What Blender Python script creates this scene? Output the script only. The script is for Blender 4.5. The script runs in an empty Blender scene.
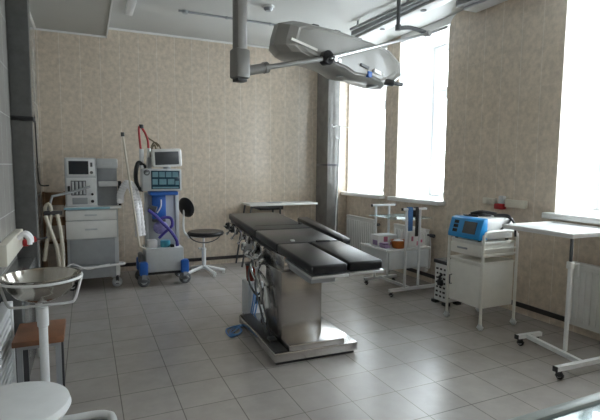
import bpy, bmesh, math, random
from mathutils import Vector, Matrix
random.seed(7)
S = bpy.context.scene
COL = S.collection
PI = math.pi

# ------------------------------------------------------------------ materials
def new_mat(name):
    m = bpy.data.materials.new(name); m.use_nodes = True
    nt = m.node_tree
    return m, nt, nt.nodes['Principled BSDF']

def ramp(nt, fac, stops):
    r = nt.nodes.new('ShaderNodeValToRGB')
    e = r.color_ramp.elements
    while len(e) < len(stops): e.new(0.5)
    for i, (p, c) in enumerate(stops):
        e[i].position = p; e[i].color = (*c, 1)
    nt.links.new(fac, r.inputs[0])
    return r.outputs[0]

def noise(nt, scale, detail=3, vec=None, rough=.55):
    n = nt.nodes.new('ShaderNodeTexNoise')
    n.inputs['Scale'].default_value = scale
    n.inputs['Detail'].default_value = detail
    n.inputs['Roughness'].default_value = rough
    if vec is None:
        tc = nt.nodes.new('ShaderNodeTexCoord'); vec = tc.outputs['Object']
    nt.links.new(vec, n.inputs['Vector'])
    return n.outputs['Fac']

def simple(name, col, rough=.45, metal=0, var=.06, scale=14, bump=0, bscale=60, coat=0, spec=.5):
    m, nt, b = new_mat(name)
    f = noise(nt, scale)
    c = ramp(nt, f, [(.3, tuple(x*(1-var) for x in col)), (.7, tuple(min(1, x*(1+var)) for x in col))])
    nt.links.new(c, b.inputs['Base Color'])
    b.inputs['Roughness'].default_value = rough
    b.inputs['Metallic'].default_value = metal
    b.inputs['Specular IOR Level'].default_value = spec
    if coat: b.inputs['Coat Weight'].default_value = coat
    if bump:
        bp = nt.nodes.new('ShaderNodeBump'); bp.inputs['Strength'].default_value = bump
        bp.inputs['Distance'].default_value = .002
        nt.links.new(noise(nt, bscale), bp.inputs['Height']); nt.links.new(bp.outputs[0], b.inputs['Normal'])
    return m

def tiled(name, axes, size, off, mort, c1, c2, cm, rough, mottle=None, mscale=(1, 1, 1), bump=.25, spec=.5, faint=None):
    """procedural tile grid on the plane spanned by two object-space axes"""
    m, nt, b = new_mat(name)
    tc = nt.nodes.new('ShaderNodeTexCoord')
    sp = nt.nodes.new('ShaderNodeSeparateXYZ'); nt.links.new(tc.outputs['Object'], sp.inputs[0])
    cb = nt.nodes.new('ShaderNodeCombineXYZ')
    for i, a in enumerate(axes):
        ad = nt.nodes.new('ShaderNodeMath'); ad.operation = 'SUBTRACT'
        ad.inputs[1].default_value = off[i]
        nt.links.new(sp.outputs['XYZ'.index(a)], ad.inputs[0]); nt.links.new(ad.outputs[0], cb.inputs[i])
    br = nt.nodes.new('ShaderNodeTexBrick')
    br.offset = 0; br.squash = 1
    br.inputs['Scale'].default_value = 1
    br.inputs['Mortar Size'].default_value = mort
    br.inputs['Mortar Smooth'].default_value = .3
    br.inputs['Bias'].default_value = 0
    br.inputs['Brick Width'].default_value = size[0]
    br.inputs['Row Height'].default_value = size[1]
    br.inputs['Color1'].default_value = (*c1, 1); br.inputs['Color2'].default_value = (*c2, 1)
    br.inputs['Mortar'].default_value = (*cm, 1)
    nt.links.new(cb.outputs[0], br.inputs['Vector'])
    col = br.outputs['Color']
    if faint is not None:      # upright joints read clearly, level joints only faintly
        br.inputs['Row Height'].default_value = 40
        sh = nt.nodes.new('ShaderNodeVectorMath'); sh.operation = 'ADD'; sh.inputs[1].default_value = (0, 20, 0)
        nt.links.new(cb.outputs[0], sh.inputs[0]); nt.links.new(sh.outputs[0], br.inputs['Vector'])
        b2 = nt.nodes.new('ShaderNodeTexBrick'); b2.offset = 0
        for k, v in (('Scale', 1), ('Mortar Size', mort*.8), ('Mortar Smooth', .3), ('Brick Width', 40), ('Row Height', size[1])): b2.inputs[k].default_value = v
        s2 = nt.nodes.new('ShaderNodeVectorMath'); s2.operation = 'ADD'; s2.inputs[1].default_value = (20, 0, 0)
        nt.links.new(cb.outputs[0], s2.inputs[0]); nt.links.new(s2.outputs[0], b2.inputs['Vector'])
        mu = nt.nodes.new('ShaderNodeMath'); mu.operation = 'MULTIPLY'; mu.inputs[1].default_value = faint
        nt.links.new(b2.outputs['Fac'], mu.inputs[0])
        m2 = nt.nodes.new('ShaderNodeMix'); m2.data_type = 'RGBA'
        nt.links.new(mu.outputs[0], m2.inputs['Factor']); nt.links.new(col, m2.inputs['A']); m2.inputs['B'].default_value = (*cm, 1)
        col = m2.outputs['Result']
    if mottle:
        mp = nt.nodes.new('ShaderNodeMapping'); mp.inputs['Scale'].default_value = mscale
        nt.links.new(tc.outputs['Object'], mp.inputs[0])
        f = noise(nt, mottle[0], 5, mp.outputs[0], .62)
        k = ramp(nt, f, [(.35, (1-mottle[1],)*3), (.65, (1+mottle[1]*.6,)*3)])
        mx = nt.nodes.new('ShaderNodeMix'); mx.data_type = 'RGBA'; mx.blend_type = 'MULTIPLY'
        mx.inputs['Factor'].default_value = 1
        nt.links.new(col, mx.inputs['A']); nt.links.new(k, mx.inputs['B']); col = mx.outputs['Result']
    nt.links.new(col, b.inputs['Base Color'])
    b.inputs['Roughness'].default_value = rough
    b.inputs['Specular IOR Level'].default_value = spec
    bp = nt.nodes.new('ShaderNodeBump'); bp.inputs['Strength'].default_value = bump; bp.invert = True
    bp.inputs['Distance'].default_value = .002
    nt.links.new(br.outputs['Fac'], bp.inputs['Height']); nt.links.new(bp.outputs[0], b.inputs['Normal'])
    return m

def brushed(name, col, rough, axis=(1, 1, 40), metal=1):
    m, nt, b = new_mat(name)
    tc = nt.nodes.new('ShaderNodeTexCoord')
    mp = nt.nodes.new('ShaderNodeMapping'); mp.inputs['Scale'].default_value = axis
    nt.links.new(tc.outputs['Object'], mp.inputs[0])
    f = noise(nt, 9, 4, mp.outputs[0])
    c = ramp(nt, f, [(.3, tuple(x*.88 for x in col)), (.7, col)])
    nt.links.new(c, b.inputs['Base Color'])
    b.inputs['Metallic'].default_value = metal
    b.inputs['Roughness'].default_value = rough
    return m

def pane_mat(name, tint, mixf):
    m = bpy.data.materials.new(name); m.use_nodes = True
    nt = m.node_tree; nt.nodes.clear()
    o = nt.nodes.new('ShaderNodeOutputMaterial'); mx = nt.nodes.new('ShaderNodeMixShader')
    t = nt.nodes.new('ShaderNodeBsdfTransparent'); g = nt.nodes.new('ShaderNodeBsdfGlossy')
    t.inputs[0].default_value = (*tint, 1); g.inputs['Roughness'].default_value = .03
    g.inputs[0].default_value = (.9, .95, .95, 1)
    mx.inputs[0].default_value = mixf
    nt.links.new(t.outputs[0], mx.inputs[1]); nt.links.new(g.outputs[0], mx.inputs[2])
    nt.links.new(mx.outputs[0], o.inputs[0])
    return m

def lit_screen(name, col, strength):
    m, nt, b = new_mat(name)
    f = noise(nt, 30)
    c = ramp(nt, f, [(.3, tuple(x*.85 for x in col)), (.7, col)])
    nt.links.new(c, b.inputs['Base Color']); nt.links.new(c, b.inputs['Emission Color'])
    b.inputs['Emission Strength'].default_value = strength
    b.inputs['Roughness'].default_value = .15
    return m

M = {}
WT1, WT2, WTM = (.66, .565, .46), (.645, .55, .445), (.76, .70, .62)
M['tile_back'] = tiled('wall_tile_back', 'XZ', (.217, .33), (.191, .067), .0035, WT1, WT2, WTM, .16, (21, .15), (1, 1, .9), bump=.1, faint=.3)
M['tile_side'] = tiled('wall_tile_side', 'YZ', (.217, .33), (.05, .067), .003, WT1, WT2, WTM, .16, (21, .15), (1, 1, .9), bump=.1, faint=.3)
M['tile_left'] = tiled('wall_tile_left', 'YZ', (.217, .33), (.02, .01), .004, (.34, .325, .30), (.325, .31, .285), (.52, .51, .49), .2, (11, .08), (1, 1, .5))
M['floor'] = tiled('floor_tile', 'XY', (.30, .30), (.141, .08), .0028, (.40, .37, .35), (.375, .345, .325), (.165, .15, .14), .27, (7, .08), spec=1.0)
M['plaster'] = simple('white_plaster', (.80, .80, .79), .7, var=.02, scale=5, bump=.08, bscale=40)
M['ceil'] = simple('ceiling_paint', (.56, .56, .54), .5, var=.02, scale=2)
M['soffit'] = simple('soffit_paint', (.47, .465, .43), .5, var=.03, scale=2)
M['granite'] = simple('polished_dark_granite', (.20, .195, .185), .05, var=.12, scale=9, spec=1.0)
M['granite_rough'] = simple('dark_stone', (.10, .102, .10), .22, var=.10, scale=20)
M['dark_strip'] = simple('dark_strip_tile', (.045, .038, .036), .3, var=.2, scale=20)
M['upvc'] = simple('window_plastic', (.85, .86, .87), .35, var=.02)
M['glass'] = pane_mat('window_glass', (.97, .99, 1), .04)
M['shelf_glass'] = pane_mat('shelf_glass', (.70, .80, .83), .36)
M['white'] = simple('white_enamel', (.78, .78, .76), .28, var=.03, coat=.2)
M['cream'] = simple('cream_enamel', (.76, .745, .69), .3, var=.03, coat=.2)
M['white_mtl'] = simple('white_powder_coat', (.74, .75, .75), .35, var=.04)
M['grey_light'] = simple('light_grey_plastic', (.56, .58, .59), .4, var=.04)
M['grey'] = simple('grey_plastic', (.33, .345, .36), .45, var=.05)
M['lamp_grey'] = simple('lamp_grey_paint', (.17, .163, .15), .35, var=.04, coat=.2)
M['lamp_light'] = simple('lamp_pale_paint', (.27, .262, .242), .35, var=.03, coat=.2)
M['grey_dark'] = simple('dark_grey_plastic', (.11, .115, .12), .5, var=.1)
M['black'] = simple('black_plastic', (.018, .018, .02), .4, var=.15)
M['rubber'] = simple('black_rubber', (.02, .02, .02), .7, var=.15)
M['leather'] = simple('black_vinyl', (.012, .012, .014), .30, var=.12, scale=30, bump=.2, bscale=180, spec=.35)
M['steel'] = brushed('brushed_steel', (.44, .425, .41), .22, (1, 1, 30))
M['steel_flat'] = brushed('brushed_steel_base', (.60, .59, .58), .2, (30, 1, 1))
M['chrome'] = simple('chrome', (.55, .55, .55), .14, 1, var=.03)
M['basin'] = simple('basin_steel', (.42, .395, .355), .14, 1, var=.05, scale=6)
M['alu'] = simple('aluminium', (.62, .63, .64), .32, .9, var=.04)
M['metal_dark'] = simple('dark_metal', (.09, .09, .095), .35, .7, var=.1)
M['blue'] = simple('blue_plastic', (.02, .12, .46), .35, var=.08)
M['cyan_blue'] = simple('bright_blue_plastic', (.015, .27, .62), .3, var=.05)
M['teal'] = simple('teal_plastic', (.07, .33, .45), .3, var=.1)
M['pale_blue'] = simple('pale_blue_edge', (.30, .50, .58), .4, var=.05)
M['purple'] = simple('violet_hose', (.07, .055, .33), .35, var=.12)
M['lilac'] = simple('lilac_bag', (.30, .28, .55), .5, var=.25, scale=30)
M['hose_cream'] = simple('cream_hose', (.60, .55, .46), .45, var=.06)
M['hose_white'] = simple('white_hose', (.86, .85, .86), .45, var=.05)
M['red'] = simple('red_plastic', (.42, .02, .025), .35, var=.1)
M['red_jar'] = simple('red_jar', (.17, .022, .012), .25, var=.15)
M['olive'] = simple('olive_cable', (.13, .10, .055), .5, var=.15)
M['wood'] = simple('brown_wood', (.20, .085, .04), .45, var=.25, scale=9)
M['wood_chair'] = simple('varnished_wood', (.21, .115, .055), .4, var=.3, scale=9)
M['orange'] = simple('orange_plastic', (.48, .13, .02), .35, var=.1)
M['paper'] = simple('white_packaging', (.80, .78, .77), .6, var=.05)
M['pink'] = simple('pink_print', (.55, .17, .26), .6, var=.15)
M['mauve'] = simple('mauve_print', (.36, .25, .42), .6, var=.15)
M['blue_strap'] = simple('blue_cloth', (.06, .17, .40), .8, var=.15)
M['tube_blue'] = simple('light_blue_tubing', (.10, .26, .55), .35, var=.1)
M['screen_off'] = simple('dark_screen', (.028, .032, .038), .12, var=.1)
M['screen_grey'] = simple('grey_screen', (.085, .095, .105), .15, var=.1)
M['screen_on'] = lit_screen('control_screen', (.012, .04, .065), .04)
M['screen_key'] = lit_screen('screen_keys', (.12, .24, .29), .04)
M['outlet'] = simple('cream_outlet_plastic', (.66, .63, .54), .4, var=.04)
M['tbl_edge'] = simple('grey_green_paint', (.30, .335, .32), .4, var=.04)
M['tbl_board'] = simple('pale_board', (.62, .71, .76), .5, var=.04)
M['rad'] = simple('radiator_enamel', (.74, .74, .72), .35, var=.03)

# ------------------------------------------------------------------ mesh builder
LOCAL = set()
ROOTS = {}
def origin_of(o):
    while o.parent: o = o.parent
    return Vector((0, 0, 0)) if o.name in LOCAL else Vector(o.location)

def catmull(pts, k=6, closed=False):
    P = [Vector(p) for p in pts]
    if len(P) < 3 or k < 2: return P
    out = []; n = len(P)
    for i in range(n if closed else n-1):
        p1, p2 = P[i], P[(i+1) % n]
        p0 = P[(i-1) % n] if (closed or i > 0) else p1
        p3 = P[(i+2) % n] if (closed or i+2 < n) else p2
        for j in range(k):
            t = j/k
            out.append(.5*((2*p1)+(p2-p0)*t+(2*p0-5*p1+4*p2-p3)*t*t+(3*p1-p0-3*p2+p3)*t**3))
    if not closed: out.append(P[-1])
    return out

class MB:
    def __init__(s): s.bm = bmesh.new()
    def _add(s, t, mi, bev=0, seg=2, mtx=None):
        if bev:
            bmesh.ops.bevel(t, geom=list(t.edges), offset=bev, segments=seg, profile=.5, affect='EDGES', clamp_overlap=True)
        if mtx: bmesh.ops.transform(t, matrix=mtx, verts=t.verts)
        for f in t.faces: f.material_index = mi
        me = bpy.data.meshes.new('t'); t.to_mesh(me); t.free(); s.bm.from_mesh(me); bpy.data.meshes.remove(me)
        return s
    def box(s, x0, x1, y0, y1, z0, z1, bev=0, mi=0, seg=2, mtx=None):
        t = bmesh.new()
        v = [t.verts.new((x, y, z)) for x in (min(x0, x1), max(x0, x1)) for y in (min(y0, y1), max(y0, y1)) for z in (min(z0, z1), max(z0, z1))]
        for q in ((0, 1, 3, 2), (4, 6, 7, 5), (0, 4, 5, 1), (2, 3, 7, 6), (0, 2, 6, 4), (1, 5, 7, 3)):
            t.faces.new([v[i] for i in q])
        return s._add(t, mi, bev, seg, mtx)
    def tube(s, pts, r, n=10, k=0, closed=False, mi=0, rf=None, sq=False):
        P = catmull(pts, k, closed) if k else [Vector(p) for p in pts]
        t = bmesh.new(); rings = []; N = len(P); up = None
        for i, p in enumerate(P):
            a = P[i-1] if (i > 0 or closed) else P[i]
            b = P[(i+1) % N] if (i < N-1 or closed) else P[i]
            d = (b-a)
            d = d.normalized() if d.length > 1e-9 else Vector((0, 0, 1))
            if up is None:
                up = Vector((0, 0, 1)) if abs(d.z) < .9 else Vector((0, 1, 0))
            x = d.cross(up)
            if x.length < 1e-4: x = d.cross(Vector((1, 0, 0)))
            x.normalize(); up = x.cross(d).normalized()
            rr = rf(i, N)*r if rf else r
            ring = []
            for j in range(n):
                an = 2*PI*j/n + (PI/4 if sq else 0)
                q = rr*(1.414 if sq else 1)
                ring.append(t.verts.new(p + x*q*math.cos(an) + up*q*math.sin(an)))
            rings.append(ring)
        R = len(rings)
        for i in range(R if closed else R-1):
            A, B = rings[i], rings[(i+1) % R]
            for j in range(n): t.faces.new((A[j], A[(j+1) % n], B[(j+1) % n], B[j]))
        if not closed:
            t.faces.new(rings[0][::-1]); t.faces.new(rings[-1])
        bmesh.ops.recalc_face_normals(t, faces=t.faces)
        return s._add(t, mi)
    def bar(s, pts, w, mi=0): return s.tube(pts, w/2, 4, mi=mi, sq=True)
    def cyl(s, a, b, r0, r1=None, n=24, mi=0, bev=0):
        a, b = Vector(a), Vector(b); r1 = r0 if r1 is None else r1
        if bev and r0 > bev:
            d = (b-a).normalized()
            return s.tube([a, a, a+d*bev, b-d*bev, b, b], 1, n, mi=mi, rf=lambda i, N: [r0-bev, r0-bev, r0, r1, r1-bev, r1-bev][i])
        return s.tube([a, b], 1, n, mi=mi, rf=lambda i, N: r0 if i == 0 else r1)
    def lathe(s, prof, c=(0, 0, 0), n=36, mi=0, mtx=None):
        t = bmesh.new(); rings = []
        for r, z in prof:
            if r < 1e-6: rings.append([t.verts.new((c[0], c[1], c[2]+z))])
            else: rings.append([t.verts.new((c[0]+r*math.cos(2*PI*j/n), c[1]+r*math.sin(2*PI*j/n), c[2]+z)) for j in range(n)])
        for A, B in zip(rings, rings[1:]):
            for j in range(n):
                k = (j+1) % n
                if len(A) == 1 and len(B) > 1: t.faces.new((A[0], B[k], B[j]))
                elif len(B) == 1 and len(A) > 1: t.faces.new((A[j], A[k], B[0]))
                elif len(A) > 1: t.faces.new((A[j], A[k], B[k], B[j]))
        bmesh.ops.recalc_face_normals(t, faces=t.faces)
        return s._add(t, mi, mtx=mtx)
    def layers(s, poly, axis, steps, mi=0, bev=0):
        """polygon extruded along an axis through (t, scale) steps about its centre"""
        t = bmesh.new(); rings = []
        cx = (min(p[0] for p in poly)+max(p[0] for p in poly))/2; cy = (min(p[1] for p in poly)+max(p[1] for p in poly))/2
        for tt, sc in steps:
            ring = []
            for a, b in poly:
                u, v = cx+(a-cx)*sc, cy+(b-cy)*sc
                ring.append(t.verts.new({'x': (tt, u, v), 'y': (u, tt, v), 'z': (u, v, tt)}[axis]))
            rings.append(ring)
        n = len(poly)
        for A, B in zip(rings, rings[1:]):
            for j in range(n): t.faces.new((A[j], A[(j+1) % n], B[(j+1) % n], B[j]))
        t.faces.new(rings[0]); t.faces.new(rings[-1][::-1])
        bmesh.ops.recalc_face_normals(t, faces=t.faces)
        return s._add(t, mi, bev)
    def prism(s, poly, axis, a, b, mi=0, bev=0): return s.layers(poly, axis, [(a, 1), (b, 1)], mi, bev)
    def ball(s, c, r, mi=0, n=20, m=10, mtx=None):
        r = (r, r, r) if not isinstance(r, tuple) else r
        t = bmesh.new(); bmesh.ops.create_uvsphere(t, u_segments=n, v_segments=m, radius=1)
        bmesh.ops.transform(t, matrix=Matrix.Translation(c) @ (mtx or Matrix()) @ Matrix.Diagonal((*r, 1)), verts=t.verts)
        return s._add(t, mi)
    def shear(s, fn):
        for v in s.bm.verts: v.co = Vector(fn(v.co))
        return s
    def build(s, name, mat, parent=None, sharp=35):
        me = bpy.data.meshes.new(name)
        off = origin_of(parent) if parent else Vector((0, 0, 0))
        bmesh.ops.translate(s.bm, verts=s.bm.verts, vec=-off)
        s.bm.to_mesh(me); s.bm.free()
        for mm in (mat if isinstance(mat, (list, tuple)) else [mat]): me.materials.append(M[mm])
        me.shade_smooth(); me.set_sharp_from_angle(angle=math.radians(sharp))
        o = bpy.data.objects.new(name, me); COL.objects.link(o)
        if parent: o.parent = parent
        return o

def tag(o, label, cat, group=None):
    o['label'] = label; o['category'] = cat
    if group: o['group'] = group
    return o
def thing(name, label, cat, loc, rz=0, group=None, local=False):
    o = bpy.data.objects.new(name, None); COL.objects.link(o)
    o.location = loc; o.rotation_euler = (0, 0, rz); o.empty_display_size = .1
    if local: LOCAL.add(o.name)
    return tag(o, label, cat, group)
def solo(name, mb, mat, label, cat, group=None):
    """a thing that is one mesh: its origin goes to the middle of its underside"""
    o = mb.build(name, mat)
    vs = [v.co for v in o.data.vertices]
    c = Vector(((min(v.x for v in vs)+max(v.x for v in vs))/2, (min(v.y for v in vs)+max(v.y for v in vs))/2, min(v.z for v in vs)))
    o.data.transform(Matrix.Translation(-c)); o.location = c
    return tag(o, label, cat, group)
def struct(name, mb, mat, parent=None):
    o = mb.build(name, mat, parent)
    if not parent: o['kind'] = 'structure'
    return o
def part_label(o, t): o['label'] = t; return o

def caster(parent, x, y, r=.03, z=None, mat='rubber', face='x', top=None, fork='metal_dark'):
    """wheel under a frame: fork mesh with the wheel as its sub-part"""
    f = MB(); t = top if top else 2*r+.02
    f.cyl((x, y, r*1.7), (x, y, t), r*.28, n=12)
    if face == 'x':
        f.box(x-r*.55, x-r*.42, y-r*.3, y+r*.3, r*.7, r*2.05); f.box(x+r*.42, x+r*.55, y-r*.3, y+r*.3, r*.7, r*2.05); f.box(x-r*.55, x+r*.55, y-r*.3, y+r*.3, r*2.0, r*2.12)
    else:
        f.box(x-r*.3, x+r*.3, y-r*.55, y-r*.42, r*.7, r*2.05); f.box(x-r*.3, x+r*.3, y+r*.42, y+r*.55, r*.7, r*2.05); f.box(x-r*.3, x+r*.3, y-r*.55, y+r*.55, r*2.0, r*2.12)
    fo = f.build('caster', fork, parent)
    d = Vector((r*.4, 0, 0)) if face == 'x' else Vector((0, r*.4, 0)); c = Vector((x, y, r))
    w = MB().cyl(c-d, c+d, r, n=20, bev=r*.2); w.cyl(c-d*1.04, c+d*1.04, r*.55, n=16, mi=1)
    w.build('wheel', [mat, 'grey_light'], fo)
    return fo

XL, XR, YB, YF, ZC = -.48, 3.60, 6.15, -.6, 2.96
WD = .63            # depth of the window reveals
# ------------------------------------------------------------------ the room
struct('floor', MB().box(XL-.2, XR+WD, YF-.2, YB+.2, -.1, 0), 'floor')
struct('ceiling', MB().box(XL-.2, XR+WD+.1, YF-.2, YB+.2, ZC, ZC+.12), 'ceil')
struct('wall_back', MB().box(XL-.2, XR+WD, YB, YB+.15, 0, ZC), 'tile_back')
struct('wall_front', MB().box(XL-.2, XR+WD, YF-.15, YF, 0, ZC), 'tile_back')
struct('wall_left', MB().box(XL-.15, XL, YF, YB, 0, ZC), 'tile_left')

WIN = [(5.18, 6.12), (4.03, 4.90), (1.50, 2.665), (-.40, .45)]
SILL, HEAD = .93, 2.88
w = MB()
w.box(XR+.012, XR+WD, YF, YB, 0, SILL, mi=0); w.box(XR+.012, XR+WD, YF, YB, HEAD, ZC, mi=0)
edges = [YF]
for a, b in sorted(WIN): edges += [a, b]
edges.append(YB)
for i in range(0, len(edges), 2): w.box(XR+.012, XR+WD, edges[i], edges[i+1], SILL, HEAD, mi=0)
# tile cladding on the room side: breast panels, and piers whose far top corner is rounded
def pier(y0, y1, r=.17):
    p = [(y0, SILL), (y1, SILL), (y1, ZC-r)]
    p += [(y1-r+r*math.cos(a), ZC-r+r*math.sin(a)) for a in [PI/2*i/8 for i in range(1, 9)]]
    p += [(y0, ZC)]
    w.prism(p, 'x', XR, XR+.012, mi=1)
w.box(XR, XR+.012, YF, YB, 0, SILL, mi=1)
for i in range(0, len(edges), 2):
    pier(edges[i], edges[i+1], min(.15, (edges[i+1]-edges[i])*.45))
struct('wall_right', w, ['plaster', 'tile_side'])

def window(n, y0, y1):
    xg = XR+.55
    r = bpy.data.objects.new('window_%d' % n, None); COL.objects.link(r); r.location = (xg, (y0+y1)/2, SILL); r['kind'] = 'structure'
    f = MB(); t = .06
    f.box(xg, xg+.07, y0, y0+t, SILL, HEAD, .006); f.box(xg, xg+.07, y1-t, y1, SILL, HEAD, .006)
    f.box(xg+.001, xg+.069, y0+t, y1-t, SILL, SILL+t, .006); f.box(xg+.001, xg+.069, y0+t, y1-t, HEAD-t, HEAD, .006)
    ym = (y0+y1)/2
    f.box(xg+.001, xg+.069, y0+t, y1-t, 2.24, 2.31, .006); f.box(xg-.004, xg+.066, ym-.04, ym+.04, SILL+t, 2.24, .006)
    f.box(xg-.004, xg+.066, ym-.04, ym+.04, 2.31, HEAD-t, .006)
    fo = f.build('window_frame', 'upvc', r)
    sash = MB()
    for a, b in ((y0+t, ym-.04), (ym+.04, y1-t)):
        for z0, z1 in ((SILL+t, 2.24), (2.31, HEAD-t)):
            s = .04
            sash.box(xg-.012, xg+.045, a, a+s, z0, z1, .004); sash.box(xg-.012, xg+.045, b-s, b, z0, z1, .004)
            sash.box(xg-.011, xg+.044, a+s, b-s, z0, z0+s, .004); sash.box(xg-.011, xg+.044, a+s, b-s, z1-s, z1, .004)
    so = sash.build('sash', 'upvc', r)
    p = MB()
    for a, b in ((y0+t, ym-.04), (ym+.04, y1-t)):
        for z0, z1 in ((SILL+t, 2.24), (2.31, HEAD-t)): p.box(xg+.02, xg+.026, a+.03, b-.03, z0+.03, z1-.03)
    p.build('pane', 'glass', so)
    h = MB().box(xg-.03, xg-.012, ym+.05, ym+.075, 1.50, 1.57, .004).box(xg-.045, xg-.03, ym+.052, ym+.073, 1.42, 1.56, .004)
    h.build('window_handle', 'grey_light', so)
    sl = MB().box(XR-.10, XR+.55, y0-.04, y1+.05, SILL-.015, SILL+.035, .008)
    sl.build('window_sill', 'white', r)
for i, (a, b) in enumerate(WIN): window(i+1, a, min(b, 6.12) if i else 6.10)

# dark strips along the wall foot
struct('baseboard_back', MB().box(XL, XR, YB-.012, YB, .062, .105), 'dark_strip')
struct('baseboard_right', MB().box(XR-.012, XR, YF, YB-.012, .062, .105), 'dark_strip')
# lowered soffit with a white edge bead
struct('trim_1', MB().box(XL, .26, YF, YB, 2.855, ZC), 'soffit')
e = MB().box(.26, .275, YF, YB, 2.84, ZC).box(XL+.015, .26, YB-.015, YB, 2.835, 2.855).box(XL, XL+.015, YF, YB, 2.835, 2.855).box(.275, XR, YB-.018, YB, ZC-.022, ZC)
struct('trim_2', e, 'white')
# polished columns, with clamp bands
c = MB().box(3.08, 3.262, 5.80, YB, 0, ZC, .004)
struct('column_back', c, 'granite')
c = MB().box(3.074, 3.268, 5.794, YB-.02, 1.345, 1.375, .004)
struct('trim_3', c, 'metal_dark')
c = MB().box(XL, -.345, 3.92, 4.08, 0, ZC, .004)
struct('column_left', c, 'granite_rough')
c = MB().box(XL+.001, -.338, 3.912, 4.088, 1.645, 1.675, .004).tube([(-.345, 3.906, 1.66), (-.40, 3.898, 1.652), (-.47, 3.906, 1.668)], .012, 8, k=4)
struct('trim_4', c, 'rubber')
# stone ledge on the left wall
struct('trim_5', MB().box(XL, -.36, 3.05, 3.91, .0, .65, .006), 'granite_rough')
struct('trim_6', MB().box(XL, XL+.02, YF, 3.05, 0, .60, .004), 'granite_rough')

# ------------------------------------------------------------------ radiators
def radiator(x, y0, y1, z0, z1, label):
    r = thing('radiator', label, 'radiator', (x, (y0+y1)/2, 0), group='white panel radiators under the windows')
    b = MB(); n = int((y1-y0)/.05)
    b.box(x-.028, x+.028, y0, y1, z0, z1, .01)
    for i in range(n):
        y = y0+.03+(y1-y0-.06)*i/(n-1)
        b.box(x-.040, x-.026, y-.014, y+.014, z0+.04, z1-.04, .006)
    b.box(x-.032, x+.032, y0-.004, y1+.004, z1-.012, z1+.012, .006)
    b.build('radiator_panel', 'rad', r)
    v = MB().cyl((x, y0-.005, z1-.05), (x, y0-.07, z1-.05), .012, n=12).cyl((x, y0-.05, z1-.05), (x, y0-.11, z1-.05), .022, n=14, bev=.004)
    v.build('valve', 'metal_dark', r)
    p = MB().tube([(x, y0-.03, z1-.05), (x, y0-.05, z1-.15), (x, y0-.05, z0+.1), (x, y0-.03, z0+.05), (x, y0, z0+.05)], .011, 8, k=4)
    p.build('pipe', 'rad', r)
    [MB().box(x+.028, XR, y, y+.03, z0+.05, z1-.05).build('bracket', 'rad', r) for y in (y0+.15, y1-.18)]
radiator(3.52, 5.25, 5.95, .12, .62, 'white panel radiator under the far window behind the operating table')
radiator(3.52, 4.17, 4.78, .14, .62, 'white panel radiator under the middle window behind the glass-shelf trolley')
radiator(3.52, 1.62, 2.43, .09, .585, 'white ribbed radiator under the nearest window behind the white overbed table')

# ------------------------------------------------------------------ ceiling fittings
t = thing('ceiling_lamp', 'long grey linear ceiling fixture above the operating lamp, with a thin rail beside it', 'ceiling lamp', (3.05, 3.4, ZC))
MB().box(2.95, 3.17, 1.2, 5.0, 2.90, ZC-.001, .004).build('housing', 'grey', t)
MB().box(2.99, 3.13, 1.22, 4.98, 2.872, 2.90, .008).build('diffuser', 'white_mtl', t)
for y in (1.7, 2.4, 3.1, 3.8, 4.5): MB().cyl((3.06, y, 2.866), (3.06, y, 2.873), .03, n=16).build('knob', 'grey_dark', t)
solo('curtain_rail', MB().cyl((2.91, 2.9, 2.90), (2.80, 4.75, 2.90), .017, n=14).box(2.90, 2.91, 3.0, 3.03, 2.905, ZC).box(2.805, 2.815, 4.6, 4.63, 2.905, ZC).box(2.857, 2.867, 3.78, 3.81, 2.905, ZC), 'grey', 'thin grey ceiling rail running left of the long grey linear fixture', 'rail')
t = thing('ceiling_light', 'pale rectangular ceiling light fitting against the top of the window wall', 'ceiling light', (3.43, 3.0, ZC))
MB().box(3.34, 3.595, 2.25, 3.66, 2.90, ZC-.001, .004).build('housing', 'grey', t)
MB().box(3.42, 3.585, 2.27, 3.64, 2.875, 2.90, .004).build('diffuser', 'white_mtl', t)
solo('strip_light', MB().box(.42, .50, 3.2, 5.42, 2.915, ZC-.001, .01), 'white_mtl', 'slim white strip light on the ceiling beside the left soffit', 'ceiling light')
solo('cable_conduit', MB().cyl((.93, 5.13, ZC-.012), (2.1, 5.13, ZC-.012), .011, n=10).cyl((1.0, 5.13, ZC-.03), (1.0, 5.13, ZC), .03, n=16).cyl((1.45, 5.13, ZC-.026), (1.45, 5.13, ZC), .016, n=12).cyl((1.96, 5.13, ZC-.026), (1.96, 5.13, ZC), .016, n=12), 'grey', 'thin grey cable conduit across the ceiling behind the lamp post', 'conduit')
t = thing('smoke_detector', 'small round white smoke detector on the ceiling right of the lamp post', 'smoke detector', (1.74, 4.61, ZC))
MB().lathe([(0, -.05), (.03, -.05), (.045, -.035), (.048, -.02)], (1.74, 4.61, ZC)).build('sensor_head', 'grey', t)
MB().lathe([(.062, -.02), (.062, -.001), (0, -.001)], (1.74, 4.61, ZC)).lathe([(0, -.02), (.062, -.02)], (1.74, 4.61, ZC)).build('base', 'white', t)

# ------------------------------------------------------------------ operating lamp
t = thing('operating_lamp', 'big grey ceiling-mounted operating lamp hanging over the black operating table', 'lamp', (.911, 2.921, ZC), math.radians(14), local=True)
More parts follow.
